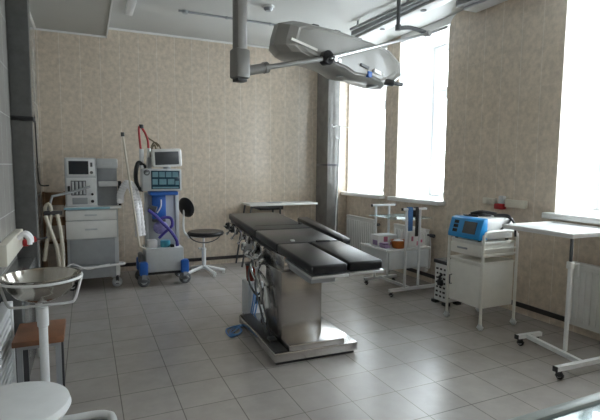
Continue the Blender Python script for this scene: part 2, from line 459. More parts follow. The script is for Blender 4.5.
# built along the lamp's own arm: x runs along the arm from the pivot, y away from the room's near end
lp = lambda v: (v.x+.741, v.y, v.z-ZC)
def lb(mb, name, mat, parent, sharp=35): return mb.shear(lp).build(name, mat, parent, sharp)
lb(MB().box(-.778, -.704, -.037, .037, 2.06, ZC, .012).cyl((-.741, 0, ZC-.04), (-.741, 0, ZC), .11, n=28), 'post', 'lamp_grey', t)
jb = lb(MB().box(-.793, -.690, -.05, .05, 1.885, 2.07, .016), 'post_joint', 'lamp_grey', t)
lb(MB().box(-.776, -.708, -.036, .036, 1.866, 1.886, .004), 'end_cap', 'black', jb)
d = Vector((.741-.05, 0, 2.124-1.935)).normalized()
p0 = Vector((-.70, 0, 1.94)); p1 = p0+d*.175
lb(MB().tube([p0, p1], .032, 14), 'arm_sleeve', 'lamp_grey', t)
lb(MB().tube([p1-d*.03, p1], .037, 14).tube([p1, Vector((0, 0, 2.126))], .017, 12), 'arm', 'lamp_grey', t)
poly = [(-.35, 2.336), (-.226, 2.374), (.143, 2.379), (.555, 2.351), (.804, 2.318), (.953, 2.23), (.972, 2.12), (.854, 2.046), (.727, 1.998), (.565, 2.03), (.334, 2.026), (.202, 2.072), (.016, 2.099), (-.242, 2.112), (-.331, 2.134), (-.392, 2.179), (-.384, 2.235)]
hd = lb(MB().layers(poly, 'y', [(.035, .82), (.06, .91), (.12, 1.0), (.19, .985), (.28, .90), (.36, .74), (.40, .55)]), 'lamp_head', 'lamp_light', t, 20)
lb(MB().layers(poly, 'y', [(.022, .72), (.036, .795)]), 'side_shell', 'lamp_light', hd, 20)
lb(MB().bar([(-.31, .03, 2.215), (-.08, .022, 2.172)], .018), 'trim_bar', 'cream', hd)
lb(MB().cyl((0, -.028, 2.126), (0, .04, 2.126), .052, n=28, bev=.006), 'pivot_knob', 'black', t)
for u, z in ((.08, 2.125), (.118, 2.122)): lb(MB().cyl((u, -.015, z), (u, .035, z), .015, n=16), 'hinge_bolt', 'alu', t)
lb(MB().box(.455, .50, .012, .04, 2.05, 2.095, .003), 'badge', 'blue', hd)
lb(MB().bar([(.37, .02, 2.135), (.46, .02, 2.118)], .022), 'switch', 'grey_dark', hd)
lb(MB().bar([(.52, .02, 2.108), (.60, .022, 2.094)], .028), 'sticker', 'white', hd)
lb(MB().bar([(.63, .03, 2.090), (.70, .04, 2.08)], .022), 'sticker', 'white', hd)
lb(MB().cyl((.69, .06, 2.05), (.77, .02, 2.036), .028, n=14, bev=.005).cyl((.77, .02, 2.036), (.865, .01, 2.036), .017, n=12), 'handle', 'black', hd)
for u, z in ((-.02, 2.375), (.20, 2.373), (.44, 2.357)): lb(MB().box(u-.028, u+.028, .10, .16, z-.012, z+.010, .003), 'vent', 'grey_dark', hd)
for u, z in ((-.10, 2.112), (.30, 2.062), (.66, 2.018)): lb(MB().cyl((u, .15, z+.03), (u+.008, .15, z-.006), .06, n=28, bev=.006), 'lens', 'grey', hd)
# balancing bar up to the ceiling arm
lb(MB().tube([(.02, -.02, 2.128), (1.191, 0, 2.515), (1.472, 0, 2.623)], .0125, 10).cyl((1.191, -.02, 2.515), (1.191, .03, 2.515), .026, n=16), 'balance_bar', 'alu', t)
lb(MB().tube([(.905, .10, 2.528), (1.03, .06, 2.545), (1.191, .015, 2.522)], .018, 10, k=5), 'ceiling_arm', 'grey_dark', t)
lb(MB().cyl((.905, .10, 2.51), (.905, .10, ZC), .016, n=14).cyl((.905, .10, 2.51), (.905, .10, 2.555), .025, n=14), 'ceiling_rod', 'grey_dark', t)

# ------------------------------------------------------------------ operating table
t = thing('operating_table', 'black padded operating table on a steel column in the middle of the room', 'operating table', (1.544, 3.677, 0), -.035, local=True)
def tilt(v, k=.0605, z0=.7923): return (v.x, v.y, v.z+z0+k*v.y)
def pad(name, x0, x1, y0, y1, th=.062, dz=0, bev=.014):
    return MB().box(x0, x1, y0, y1, -th+dz, dz, bev, seg=3).shear(tilt).build(name, 'leather', t)
bk = pad('back_pad', -.262, .262, .018, .923)
pad('seat_pad', -.262, .262, -.522, .008)
pad('leg_pad', -.262, -.010, -1.163, -.532)
pad('leg_pad', .014, .262, -1.145, -.532)
MB().box(-.205, .225, .194, .208, -.004, .003, .002).box(.215, .24, .182, .222, -.004, .012, .004).shear(tilt).build('strap', 'black', bk)
part_label(MB().box(-.268, -.006, -1.175, -.532, -.082, -.064, .003).shear(tilt).build('leg_tray', 'alu', t), 'bright metal left leg tray')
part_label(MB().box(.010, .268, -1.157, -.532, -.082, -.064, .003).shear(tilt).build('leg_tray', 'alu', t), 'bright metal right leg tray')
MB().box(-.25, .25, -.52, .90, -.09, -.064, .003).shear(tilt).build('back_tray', 'metal_dark', t)
for s in (-1, 1):
    for y0, y1 in ((-.51, .0), (.03, .86)):
        b = MB().box(s*.277, s*.289, y0, y1, -.10, -.072, .002)
        for q in (.15, .85): b.box(s*.245, s*.279, y0+(y1-y0)*q-.015, y0+(y1-y0)*q+.015, -.095, -.078)
        b.shear(tilt).build('side_rail', 'chrome', t)
MB().box(-.125, -.095, -.475, -.445, -.01, .010, .004).shear(tilt).build('clip', 'alu', t)
MB().box(.06, .17, -.545, -.51, -.01, .012, .006).shear(tilt).build('buckle', 'black', t)
MB().box(-.24, .16, -.66, .45, -.17, -.092, .01).box(-.26, .0, -.66, .05, -.24, -.165, .01).shear(tilt).build('drive_housing', 'metal_dark', t)
b = MB().prism([(-1.04, -.085), (-.60, -.085), (-.60, -.15), (-.84, -.15), (-.97, -.128), (-1.03, -.10)], 'x', -.222, .02).shear(tilt)
b.build('leg_bracket', 'black', t)
MB().prism([(-1.02, -.085), (-.62, -.085), (-.62, -.12), (-.87, -.12)], 'x', .03, .11).shear(tilt).build('leg_bracket', 'grey_dark', t)
MB().box(-.235, -.06, -1.09, -1.045, -.135, -.083, .004).box(-.235, -.222, -1.06, -.63, -.14, -.083, .003).shear(tilt).build('bracket_plate', 'grey', t)
MB().box(-.308, .002, -.755, -.41, .12, .60, .004).build('column', 'steel', t)
MB().box(-.278, -.028, -.72, -.44, .55, .70, .004).build('column_sleeve', 'steel_flat', t)
bo = MB().box(-.412, .222, -.905, -.02, .022, .085, .005).box(-.305, .115, -.905, -.27, .085, .128, .004).build('base_plate', 'steel_flat', t)
MB().box(-.392, .202, -.885, -.04, .0, .022).build('base_skirt', 'black', bo)
MB().box(-.402, -.310, -.895, -.03, .086, .094, .002).build('pedal_mat', 'black', bo)
MB().box(-.375, -.320, -.72, -.64, .094, .11, .004).tube([(-.345, -.62, .10), (-.36, -.60, .22), (-.375, -.54, .36), (-.335, -.48, .46)], .007, 8, k=5).build('foot_pedal', 'metal_dark', bo)
# clamps, levers and joints on the left flank
for y, l in ((.66, .07), (.48, .09), (.25, .08), (.08, .10), (-.15, .08), (-.32, .06)):
    b = MB().box(-.317, -.290, y-.025, y+.025, -.125, -.06, .004); b.cyl((-.31, y, -.115), (-.345, y-.02, -.115-l*.4), .008, n=10); b.ball((-.35, y-.022, -.12-l*.4), .014, n=12, m=8)
    b.shear(tilt).build('rail_clamp', 'chrome', t)
for y in (.78, .60): MB().cyl((-.292, y, -.10), (-.325, y, -.10), .034, n=18, bev=.005).shear(tilt).build('clamp_knob', 'black', t)
for q in ([(-.27, -.10, .60), (-.335, -.22, .54), (-.33, -.4, .50), (-.335, -.55, .45)], [(-.26, .0, .62), (-.34, -.12, .50), (-.33, -.32, .40)], [(-.27, .2, .66), (-.35, .04, .60), (-.31, -.12, .57), (-.345, -.30, .60)],
          [(-.28, -.3, .62), (-.36, -.36, .52), (-.35, -.42, .40), (-.34, -.40, .28)]):
    MB().tube(q, .011, 8, k=5).build('lever', 'chrome', t)
for y, r in ((-.20, .036), (-.34, .03), (.02, .03)): MB().cyl((-.335, y, .60), (-.29, y, .60), r, n=18, bev=.005).build('hand_wheel', 'chrome', t)
MB().cyl((-.335, -.50, .44), (-.345, -.58, .30), .018, n=14).build('hydraulic_cylinder', 'alu', t)
MB().cyl((-.33, -.30, .38), (-.33, -.28, .54), .02, n=14).build('hydraulic_cylinder', 'alu', t)
MB().tube([(-.30, -.25, .56), (-.37, -.34, .42), (-.36, -.44, .26), (-.37, -.60, .13)], .008, 8, k=6).build('hose', 'grey_dark', t)
MB().tube([(-.30, -.05, .58), (-.37, -.15, .44), (-.35, -.30, .33), (-.32, -.40, .40)], .009, 8, k=6).build('hose', 'black', t)
part_label(MB().box(-.345, -.27, .06, .15, .60, .675, .01).build('control_box', 'white_mtl', t), 'small white control box under the head end')
MB().cyl((-.352, .105, .64), (-.344, .105, .64), .03, n=18).build('control_dial', 'grey_dark', t)
# arm board on the right
ab = MB().prism([(.305, -.485), (.392, -.47), (.47, .58), (.35, .576)], 'z', -.055, .0, bev=.018).shear(tilt).build('arm_board', 'leather', t)
MB().box(.262, .37, .02, .06, -.10, -.056).box(.31, .385, -.3, .45, -.075, -.054).shear(tilt).build('arm_board_mount', 'alu', ab)
t = thing('suction_pump', 'white suction pump with a dark red jar on the floor behind the table column', 'suction pump', (1.31, 3.85, 0))
MB().box(1.24, 1.385, 3.76, 3.94, .012, .325, .012).build('housing', 'grey_light', t)
MB().box(1.265, 1.36, 3.753, 3.761, .05, .28, .003).build('front_panel', 'white_mtl', t)
MB().box(1.30, 1.35, 3.746, 3.76, .14, .20, .003).build('gauge', 'screen_off', t)
MB().lathe([(0, 0), (.034, 0), (.040, .03), (.044, .11), (.046, .14)], (1.295, 3.85, .325)).build('jar', 'red_jar', t)
MB().lathe([(.049, .14), (.049, .155), (.02, .165), (0, .165)], (1.295, 3.85, .325)).lathe([(0, .14), (.049, .14)], (1.295, 3.85, .325)).build('jar_lid', 'black', t)
for x in (1.255, 1.37):
    for y in (3.78, 3.92): MB().cyl((x, y, 0), (x, y, .014), .012, n=12).build('foot', 'rubber', t)
for k, r in ((0, 0), (.02, .015), (.05, .03)):
    MB().tube([(1.29+k*.6, 3.745, .24), (1.26+k*.6, 3.70-r, .16), (1.20+k*.3, 3.64-r, .012), (1.12+k*.5, 3.60+r, .012), (1.05-k, 3.52+r*2, .012), (1.0-k*.5, 3.46-r, .012), (1.06-k, 3.44-r, .012), (1.10, 3.53-r, .012), (1.10, 3.60, .012)], .006, 8, k=7).build('tubing', 'tube_blue', t)

# ------------------------------------------------------------------ anaesthesia machine
t = thing('anesthesia_machine', 'white anaesthesia machine with a dark screen in the back left corner', 'anaesthesia machine', (.05, 5.65, 0))
MB().box(-.205, .10, 5.42, 5.86, .885, 1.405, .012).build('monitor_housing', 'grey_light', t)
so = MB().box(-.185, .085, 5.408, 5.422, 1.215, 1.392, .006).build('screen_bezel', 'white_mtl', t)
MB().box(-.166, .022, 5.404, 5.41, 1.23, 1.37, .003).build('screen', 'screen_off', so)
MB().box(.04, .062, 5.402, 5.409, 1.31, 1.355, .003).cyl((.05, 5.398, 1.25), (.05, 5.409, 1.25), .016, n=16).build('button', 'grey_dark', so)
fo = MB().box(-.19, .09, 5.412, 5.422, .90, 1.19, .006).build('flow_panel', 'white_mtl', t)
b = MB().box(-.15, -.005, 5.405, 5.413, 1.01, 1.165, .003); fb = b.build('flow_meter', 'grey_dark', fo)
b = MB()
for i in range(4): b.cyl((-.132+i*.036, 5.40, 1.02), (-.132+i*.036, 5.40, 1.155), .011, n=10)
b.build('flow_tube', 'grey_light', fb)
MB().box(-.14, .005, 5.404, 5.413, .915, .985, .004).build('valve_block', 'grey', fo)
MB().box(-.182, -.158, 5.395, 5.413, 1.03, 1.11, .005).cyl((.052, 5.39, .945), (.052, 5.413, .945), .016, n=16).cyl((.052, 5.395, 1.02), (.052, 5.413, 1.02), .013, n=16).build('knob', 'black', fo)
MB().box(.10, .305, 5.50, 5.86, .885, 1.39, .006).build('rear_panel', 'grey', t)
MB().box(.10, .31, 5.40, 5.86, 1.295, 1.40, .012).box(.16, .25, 5.396, 5.401, 1.33, 1.36, .002).build('top_drawer', 'grey_light', t)
MB().box(.115, .31, 5.42, 5.56, 1.10, 1.155, .010).build('shelf_bar', 'white_mtl', t)
wt = MB().box(-.225, .335, 5.36, 5.87, .865, .888, .006).build('worktop', 'white', t)
MB().box(-.222, .22, 5.352, 5.362, .862, .886, .003).build('edge_strip', 'pale_blue', wt)
MB().box(-.205, .30, 5.40, 5.86, .26, .866, .006).build('cabinet_body', 'grey_light', t)
for z0, z1 in ((.745, .85), (.55, .738)):
    d = MB().box(-.21, .285, 5.385, 5.402, z0, z1, .006).build('drawer', 'white', t)
    MB().box(-.03, .09, 5.376, 5.387, (z0+z1)/2-.006, (z0+z1)/2+.012, .004).build('drawer_pull', 'grey_light', d)
MB().box(-.18, .26, 5.39, 5.401, .265, .54, .004).build('lower_panel', 'grey', t)
MB().box(-.215, .275, 5.34, 5.88, .125, .26, .012).build('base', 'grey', t)
part_label(MB().box(.262, .305, 5.33, 5.40, .14, .245, .008).build('base_cap', 'white', t), 'white bumper cap at the right front of the base')
MB().tube([(-.20, 5.33, .255), (-.05, 5.30, .25), (.10, 5.29, .255), (.26, 5.29, .265), (.34, 5.31, .265), (.345, 5.37, .265), (.30, 5.40, .265)], .012, 8, k=6).tube([(-.22, 5.30, .27), (-.15, 5.31, .30), (-.02, 5.29, .24), (.10, 5.295, .262), (.2, 5.32, .27)], .008, 8, k=6).build('gas_hose', 'hose_white', t)
for x in (-.17, .275):
    for y in (5.40, 5.80): caster(t, x, y, .052, mat='grey_light' if x > 0 else 'rubber', top=.126, face='y')
b = MB().box(.31, .345, 5.42, 5.50, 1.02, 1.16, .012).cyl((.328, 5.46, .89), (.328, 5.46, 1.03), .016, n=14)
b.build('gas_outlet', 'black', t)
# rippled white hoses looping down at the right
rip = lambda i, N: 1.0+.10*math.sin(i*2.2)
for dx, dy, e in ((0, 0, 0), (.035, .04, .03)):
    MB().tube([(.325+dx*.3, 5.40+dy, .93), (.33+dx*.3, 5.36+dy, 1.03), (.385+dx*.5, 5.34+dy, 1.135), (.43+dx, 5.33+dy, 1.10), (.465+dx, 5.32+dy, .98), (.49+dx, 5.31+dy, .80), (.50+dx*1.3, 5.31+dy, .56)], .034, 10, k=14, rf=rip).build('breathing_hose', 'hose_white', t)
# support arm and cream hoses on the left
MB().tube([(.03, 5.40, 1.10), (-.10, 5.34, 1.06), (-.32, 5.30, 1.01), (-.36, 5.30, .87)], .014, 10).build('hose_arm', 'grey', t)
MB().box(-.40, -.235, 5.27, 5.33, .82, .865, .01).build('hose_bracket', 'metal_dark', t)
for pts in ([(-.385, 5.26, .82), (-.34, 5.25, .66), (-.29, 5.24, .48), (-.275, 5.24, .26)], [(-.28, 5.27, .83), (-.255, 5.25, .66), (-.24, 5.25, .46), (-.245, 5.25, .25)],
            [(-.38, 5.31, .82), (-.385, 5.30, .90), (-.35, 5.29, .93), (-.335, 5.29, .84), (-.37, 5.29, .62), (-.41, 5.28, .36)]):
    MB().tube(pts, .0185, 10, k=16, rf=rip).build('corrugated_hose', 'hose_cream', t)

# ------------------------------------------------------------------ chair in the corner, desk, stool with backrest
t = thing('wooden_chair', 'brown varnished wooden chair in the back left corner behind the cream hoses', 'chair', (-.33, 5.98, 0))
for x in (-.455, -.235):
    MB().box(x-.014, x+.014, 6.08, 6.11, 0, 1.02, .004).build('leg', 'wood_chair', t)
    MB().box(x-.014, x+.014, 5.87, 5.90, 0, .44, .004).build('leg', 'wood_chair', t)
MB().box(-.47, -.22, 5.86, 6.11, .44, .465, .006).build('seat', 'wood_chair', t)
MB().box(-.45, -.24, 6.085, 6.105, .86, 1.01, .006).build('backrest', 'wood_chair', t)
MB().box(-.45, -.24, 6.085, 6.105, .62, .72, .006).build('back_rail', 'wood_chair', t)

t = thing('wall_table', 'narrow table with a white top against the back wall behind the operating table', 'table', (2.44, 5.96, 0))
MB().box(1.94, 2.94, 5.80, 6.13, .805, .835, .006).build('table_top', 'white', t)
MB().box(2.10, 2.44, 5.86, 6.10, .745, .804, .006).build('drawer_box', 'black', t)
for x, s in ((1.97, -.13), (2.38, .0)):
    for y in (5.83, 6.10): MB().tube([(x, y, .806), (x+s, y, 0)], .013, 8).build('leg', 'metal_dark', t)
MB().bar([(1.97, 5.83, .79), (2.42, 5.83, .79)], .022).build('apron', 'metal_dark', t)
solo('paper_sheet', MB().box(2.25, 2.44, 5.9, 6.05, .8355, .842, .002), 'grey', 'thin grey folder lying on the white wall table', 'folder')

t = thing('swivel_chair', 'black padded swivel chair with a white four-armed base by the back wall', 'chair', (1.30, 5.70, 0))
MB().lathe([(0, -.045), (.17, -.045), (.215, -.03), (.225, -.005), (.21, .015), (0, .022)], (1.32, 5.66, .515)).build('seat', 'leather', t)
bkm = Matrix.Translation((1.085, 5.66, .83)) @ Matrix.Rotation(-.22, 4, 'Y') @ Matrix.Rotation(.45, 4, 'Z')
MB().ball((0, 0, 0), (.032, .15, .125)).shear(lambda v: (bkm @ v)).build('backrest', 'leather', t)
MB().tube([(1.13, 5.66, .46), (1.065, 5.67, .52), (1.05, 5.67, .62), (1.06, 5.665, .80)], .013, 8, k=6).bar([(1.10, 5.66, .462), (1.32, 5.66, .462)], .022).build('back_support', 'white_mtl', t)
MB().tube([(1.30+.2*math.cos(a), 5.60, .52+.125*math.sin(a)) for a in [PI+PI*i/16 for i in range(17)]], .007, 8).build('height_ring', 'metal_dark', t)
MB().cyl((1.30, 5.69, .055), (1.30, 5.69, .30), .026, n=18).cyl((1.30, 5.69, .30), (1.30, 5.69, .47), .014, n=14).cyl((1.30, 5.69, .29), (1.30, 5.69, .315), .032, n=18).cyl((1.25, 5.69, .315), (1.30, 5.69, .315), .007, n=8).ball((1.245, 5.69, .315), .014, n=12, m=8).build('pillar', 'white_mtl', t)
for a in (-.35, -1.25, -2.75, 2.0):
    r_ = .26
    MB().tube([(1.30, 5.69, .085), (1.30+r_*math.cos(a), 5.69+r_*math.sin(a), .03)], .021, 8).cyl((1.30+r_*.93*math.cos(a), 5.69+r_*.93*math.sin(a), 0), (1.30+r_*.93*math.cos(a), 5.69+r_*.93*math.sin(a), .035), .016, n=10).build('base_arm', 'white_mtl', t)

# ------------------------------------------------------------------ ventilator cart
t = thing('ventilator_cart', 'ventilator cart with a teal touch panel, tilted white monitor and blue castor guards', 'ventilator', (.78, 5.42, 0))
MB().box(.567, .976, 5.27, 5.62, .15, .415, .012).build('base_box', 'grey_light', t)
MB().box(.56, .985, 5.29, 5.60, .12, .152, .004).build('base_plate', 'black', t)
for x in (.54, .985):
    for y in (5.28, 5.60):
        g = MB().box(x-.045, x+.045, y-.05, y+.05, .125, .275, .02).build('castor_guard', 'blue', t)
        caster(t, x, y-.012, .066, mat='grey_dark', top=.145, face='y', fork='grey')
MB().box(.50, .55, 5.30, 5.48, .24, .36, .02).build('side_pouch', 'grey_dark', t)
for x in (.60, .94):
    MB().box(x-.02, x+.02, 5.44, 5.48, .41, 1.03, .006).build('frame_post', 'grey_light', t)
MB().box(.62, .92, 5.47, 5.52, .42, 1.0, .006).build('back_panel', 'grey_light', t)
bp_ = MB().box(.66, .81, 5.40, 5.47, .73, 1.0, .01).build('blue_panel', 'blue', t)
MB().tube([(.71, 5.395, .80), (.75, 5.385, .87), (.755, 5.39, .95)], .008, 8, k=6).build('tube_loop', 'hose_white', bp_)
MB().box(.62, .92, 5.24, 5.48, 1.005, 1.05, .01).build('tray', 'blue', t)
cu = MB().box(.545, .955, 5.22, 5.50, 1.055, 1.295, .012).build('control_unit', 'grey_light', t)
sc = MB().box(.632, .935, 5.212, 5.222, 1.075, 1.275, .004).build('touch_screen', 'screen_on', cu)
for i in range(4): MB().box(.645+i*.07, .705+i*.07, 5.208, 5.213, 1.205, 1.262).build('screen_tile', 'screen_key', sc)
for x0, x1 in ((.645, .70), (.715, .79), (.805, .875)): MB().box(x0, x1, 5.208, 5.213, 1.125, 1.185).build('screen_tile', 'screen_key', sc)
MB().box(.645, .92, 5.208, 5.213, 1.083, 1.10).box(.885, .925, 5.208, 5.213, 1.12, 1.165).build('screen_tile', 'screen_key', sc)
MB().cyl((.588, 5.205, 1.255), (.588, 5.222, 1.255), .032, n=24, bev=.004).cyl((.588, 5.202, 1.255), (.588, 5.207, 1.255), .018, n=18, mi=1).build('dial', ['grey_dark', 'grey_light'], cu)
rot = Matrix.Translation((.82, 5.34, 1.305)) @ Matrix.Rotation(math.radians(-3), 4, 'Y') @ Matrix.Rotation(.05, 4, 'X')
mo = MB().box(-.16, .16, -.05, .05, .012, .21, .02, seg=3, mtx=rot).build('monitor', 'white', t)
MB().box(-.13, .125, -.056, -.049, .038, .18, .004, mtx=rot).build('screen', 'screen_grey', mo)
MB().cyl((.82, 5.36, 1.29), (.82, 5.36, 1.33), .04, n=20).build('monitor_foot', 'grey', mo)
MB().box(.62, .66, 5.36, 5.44, 1.29, 1.42, .01).build('cable_block', 'grey', t)
for pts in ([(.655, 5.40, 1.40), (.665, 5.42, 1.53), (.70, 5.42, 1.585), (.745, 5.42, 1.56), (.77, 5.40, 1.50)], [(.64, 5.42, 1.36), (.66, 5.44, 1.48), (.70, 5.44, 1.56), (.72, 5.43, 1.5)], [(.585, 5.42, 1.72), (.63, 5.43, 1.64), (.70, 5.43, 1.59), (.74, 5.42, 1.54)]):
    MB().tube(pts, .008, 8, k=6).build('cable', 'olive', t)
for pts in ([(.555, 5.42, 1.50), (.545, 5.42, 1.60), (.54, 5.42, 1.74), (.565, 5.42, 1.752)], [(.635, 5.42, 1.50), (.63, 5.42, 1.60), (.605, 5.42, 1.68), (.565, 5.42, 1.75)]):
    MB().tube(pts, .012, 10, k=6).build('red_hose', 'red', t)
MB().cyl((.565, 5.42, 1.735), (.565, 5.42, 1.775), .024, n=16).build('hose_cap', 'black', t)
MB().cyl((.56, 5.42, 1.30), (.56, 5.42, 1.51), .024, n=16).cyl((.625, 5.42, 1.30), (.64, 5.42, 1.52), .02, n=16).build('gas_connector', 'alu', t)
MB().tube([(.60, 5.44, 1.31), (.53, 5.40, 1.36), (.50, 5.38, 1.30), (.49, 5.37, 1.20), (.51, 5.37, 1.09), (.56, 5.4, 1.06)], .024, 10, k=6).build('black_cable', 'black', t)
MB().tube([(.61, 5.34, .84), (.68, 5.32, .78), (.75, 5.31, .70), (.84, 5.30, .60), (.90, 5.29, .50), (.91, 5.29, .43)], .018, 10, k=14, rf=rip).tube([(.72, 5.35, .52), (.80, 5.33, .60), (.86, 5.32, .66), (.85, 5.33, .74), (.78, 5.35, .75), (.72, 5.36, .72)], .017, 10, k=14, rf=rip).build('violet_hose', 'purple', t)
MB().ball((.75, 5.41, .63), (.085, .05, .075), n=18, m=10).build('breathing_bag', 'lilac', t)
MB().cyl((.62, 5.39, .86), (.70, 5.36, .84), .035, n=16).box(.66, .80, 5.37, 5.45, .70, .73, .006).build('valve', 'grey_dark', t)
MB().cyl((.79, 5.37, .415), (.79, 5.37, .49), .055, n=24, bev=.006).build('humidifier', 'teal', t)
MB().box(.60, .70, 5.33, 5.45, .415, .50, .01).build('filter_box', 'hose_white', t)
MB().box(.84, .88, 5.30, 5.36, .414, .445, .004).build('plug', 'black', t)
MB().tube([(.359, 5.245, 1.64), (.42, 5.235, 1.12), (.50, 5.235, .46), (.58, 5.32, .405)], .011, 8).cyl((.359, 5.245, 1.63), (.357, 5.245, 1.672), .018, n=14, mi=1).build('support_rod', ['hose_cream', 'black'], t)

# ------------------------------------------------------------------ drip stand
t = thing('drip_stand', 'tall thin white drip stand with top hooks by the grey column', 'drip stand', (3.10, 5.60, 0))
MB().tube([(3.10, 5.60, .05), (3.16, 5.60, 1.90)], .009, 10).build('pole', 'white_mtl', t)
for s in (-1, 1):
    MB().tube([(3.16, 5.60, 1.88), (3.16+s*.06, 5.60, 1.885), (3.16+s*.12, 5.58, 1.87), (3.16+s*.135, 5.58, 1.90)], .006, 8, k=4).build('hook', 'white_mtl', t)
    MB().tube([(3.158, 5.60, 1.72), (3.16+s*.06, 5.59, 1.72), (3.16+s*.075, 5.59, 1.75)], .005, 8).build('hook', 'white_mtl', t)
for a in (0.2, 2.3, 4.4): MB().tube([(3.10, 5.60, .06), (3.10+.2*math.cos(a), 5.60+.2*math.sin(a), .012)], .011, 8).build('foot', 'white_mtl', t)

# ------------------------------------------------------------------ glass-shelf trolley and what it carries
t = thing('instrument_trolley', 'white two-tier trolley with a glass top shelf behind the operating table foot', 'trolley', (3.07, 4.2, 0))
for y, xa, xb, xf0, xf1 in ((3.87, 2.985, 3.158, 2.79, 3.47), (4.40, 2.965, 3.142, 2.83, 3.27)):
    for x in (xa, xb): MB().cyl((x, y, .07), (x, y, .905), .014, n=14).build('post', 'white_mtl', t)
    r_ = MB().bar([(xa-.05, y, .905), (xb+.08, y, .905)], .022).build('push_rail', 'white_mtl', t)
    MB().box(xa-.058, xa-.05, y-.014, y+.014, .891, .919).box(xb+.08, xb+.088, y-.014, y+.014, .891, .919).build('end_cap', 'black', r_)
    MB().bar([(xf0, y, .07), (xf1, y, .07)], .03).build('foot_beam', 'white_mtl', t)
    for x in (xf0+.03, xf1-.04): caster(t, x, y, .025, top=.06)
MB().bar([(3.06, 3.87, .07), (3.06, 4.40, .07)], .026).build('spine', 'white_mtl', t)
MB().box(2.86, 3.34, 3.886, 4.384, .795, .803, .002).build('glass_shelf', 'shelf_glass', t)
b = MB().box(2.955, 3.185, 3.884, 3.9, .78, .794).box(2.945, 3.17, 4.37, 4.385, .78, .794); b.build('shelf_support', 'white_mtl', t)
bx = MB().box(2.775, 3.32, 3.90, 4.38, .275, .482, .006).build('drawer_box', 'grey_light', t)
MB().box(2.79, 3.305, 3.886, 3.901, .285, .462, .004).build('drawer_front', 'grey_light', bx)
MB().box(2.76, 2.775, 3.895, 4.385, .47, .492, .003).box(2.775, 3.335, 3.886, 3.9, .468, .49, .003).box(3.32, 3.335, 3.9, 4.385, .47, .492, .003).build('tray_rim', 'white', bx)

t = thing('paper_carton', 'white carton with pink and mauve print on the lower deck of the trolley', 'carton', (2.93, 4.2, .483))
MB().box(2.82, 3.06, 4.12, 4.28, .483, .605, .008).build('carton_body', 'paper', t)
MB().box(2.885, 2.93, 4.112, 4.121, .535, .59).box(2.97, 3.0, 4.112, 4.121, .50, .53).build('pink_patch', 'pink', t)
MB().box(2.83, 2.90, 4.112, 4.121, .49, .53).box(2.812, 2.821, 4.14, 4.22, .50, .55).build('mauve_patch', 'mauve', t)
solo('blister_pack', MB().box(2.82, 2.89, 4.0, 4.10, .483, .515, .01).box(2.825, 2.885, 4.02, 4.08, .515, .54, .01), 'mauve', 'small mauve packet in front of the white carton on the trolley', 'packet')
t = thing('bowl', 'orange plastic bowl beside the white carton on the trolley', 'bowl', (2.985, 3.995, .483))
MB().lathe([(0, 0), (.055, 0), (.062, .005), (.078, .07), (.08, .076), (.09, .08), (.09, .085), (.076, .085), (.069, .072), (.054, .012), (0, .012)], (2.985, 3.995, .483), 32).build('bowl_body', 'orange', t)
part_label(MB().lathe([(0, .06), (.064, .06), (.05, .085), (0, .095)], (2.985, 3.995, .483), 24).build('contents', 'paper', t), 'white contents heaped in the bowl')
t = thing('paper_bag', 'white paper bag with red and pink marks at the right end of the trolley deck', 'bag', (3.2, 4.02, .483))
MB().prism([(3.095, .483), (3.30, .483), (3.29, .60), (3.22, .66), (3.17, .69), (3.11, .64)], 'y', 3.97, 4.08, bev=.012).build('bag_body', 'paper', t)
MB().box(3.135, 3.155, 3.962, 3.972, .55, .60).box(3.205, 3.24, 3.962, 3.972, .50, .545).box(3.255, 3.275, 3.962, 3.972, .53, .56).build('red_mark', 'pink', t)
solo('bottle', MB().lathe([(0, 0), (.03, 0), (.03, .11), (.012, .14), (.012, .16), (0, .16)], (3.10, 4.10, .483), 20), 'paper', 'white plastic bottle standing behind the paper bag on the trolley', 'bottle')
def strap(name, x0, x1, zb, zb2, mat, lab):
    y = 3.87; o = .0165
    pr = [(y-o, zb), (y-o-.004, zb), (y-o-.006, .905), (y-.012, .927), (y+.012, .927), (y+o+.006, .905), (y+o+.004, zb2), (y+o, zb2), (y+o+.001, .905), (y+.010, .922), (y-.010, .922), (y-o-.001, .905)]
    return solo(name, MB().prism(pr, 'x', x0, x1), mat, lab, 'strap')
strap('tourniquet', 2.995, 3.05, .68, .82, 'blue_strap', 'blue cloth strap hung over the near rail of the trolley')
strap('belt', 3.085, 3.125, .62, .82, 'black', 'black strap hung over the near rail of the trolley')

# white unit with dark slots on the floor
t = thing('floor_unit', 'white floor unit with rows of dark slots and black top, left of the cream cabinet', 'medical unit', (3.20, 3.485, 0))
MB().box(3.12, 3.28, 3.40, 3.57, .03, .40, .008).build('housing', 'white', t)
for i in range(7):
    for j in range(3):
        w_ = .018+.010*((i*2+j) % 3)/2
        MB().box(3.114, 3.121, 3.418+j*.05, 3.418+j*.05+w_, .07+i*.045, .088+i*.045).build('slot', 'black', t)
        MB().box(3.14+j*.05, 3.14+j*.05+w_, 3.394, 3.401, .07+i*.045, .088+i*.045).build('slot', 'black', t)
MB().box(3.105, 3.29, 3.39, 3.58, .40, .44, .01).build('lid', 'black', t)
MB().box(3.085, 3.12, 3.44, 3.50, .19, .25, .01).tube([(3.10, 3.47, .24), (3.08, 3.46, .28), (3.10, 3.44, .31)], .012, 8).build('socket', 'black', t)
for x in (3.13, 3.27):
    for y in (3.41, 3.56): MB().box(x-.03, x+.03, y-.03, y+.03, 0, .032, .006).build('foot', 'black', t)

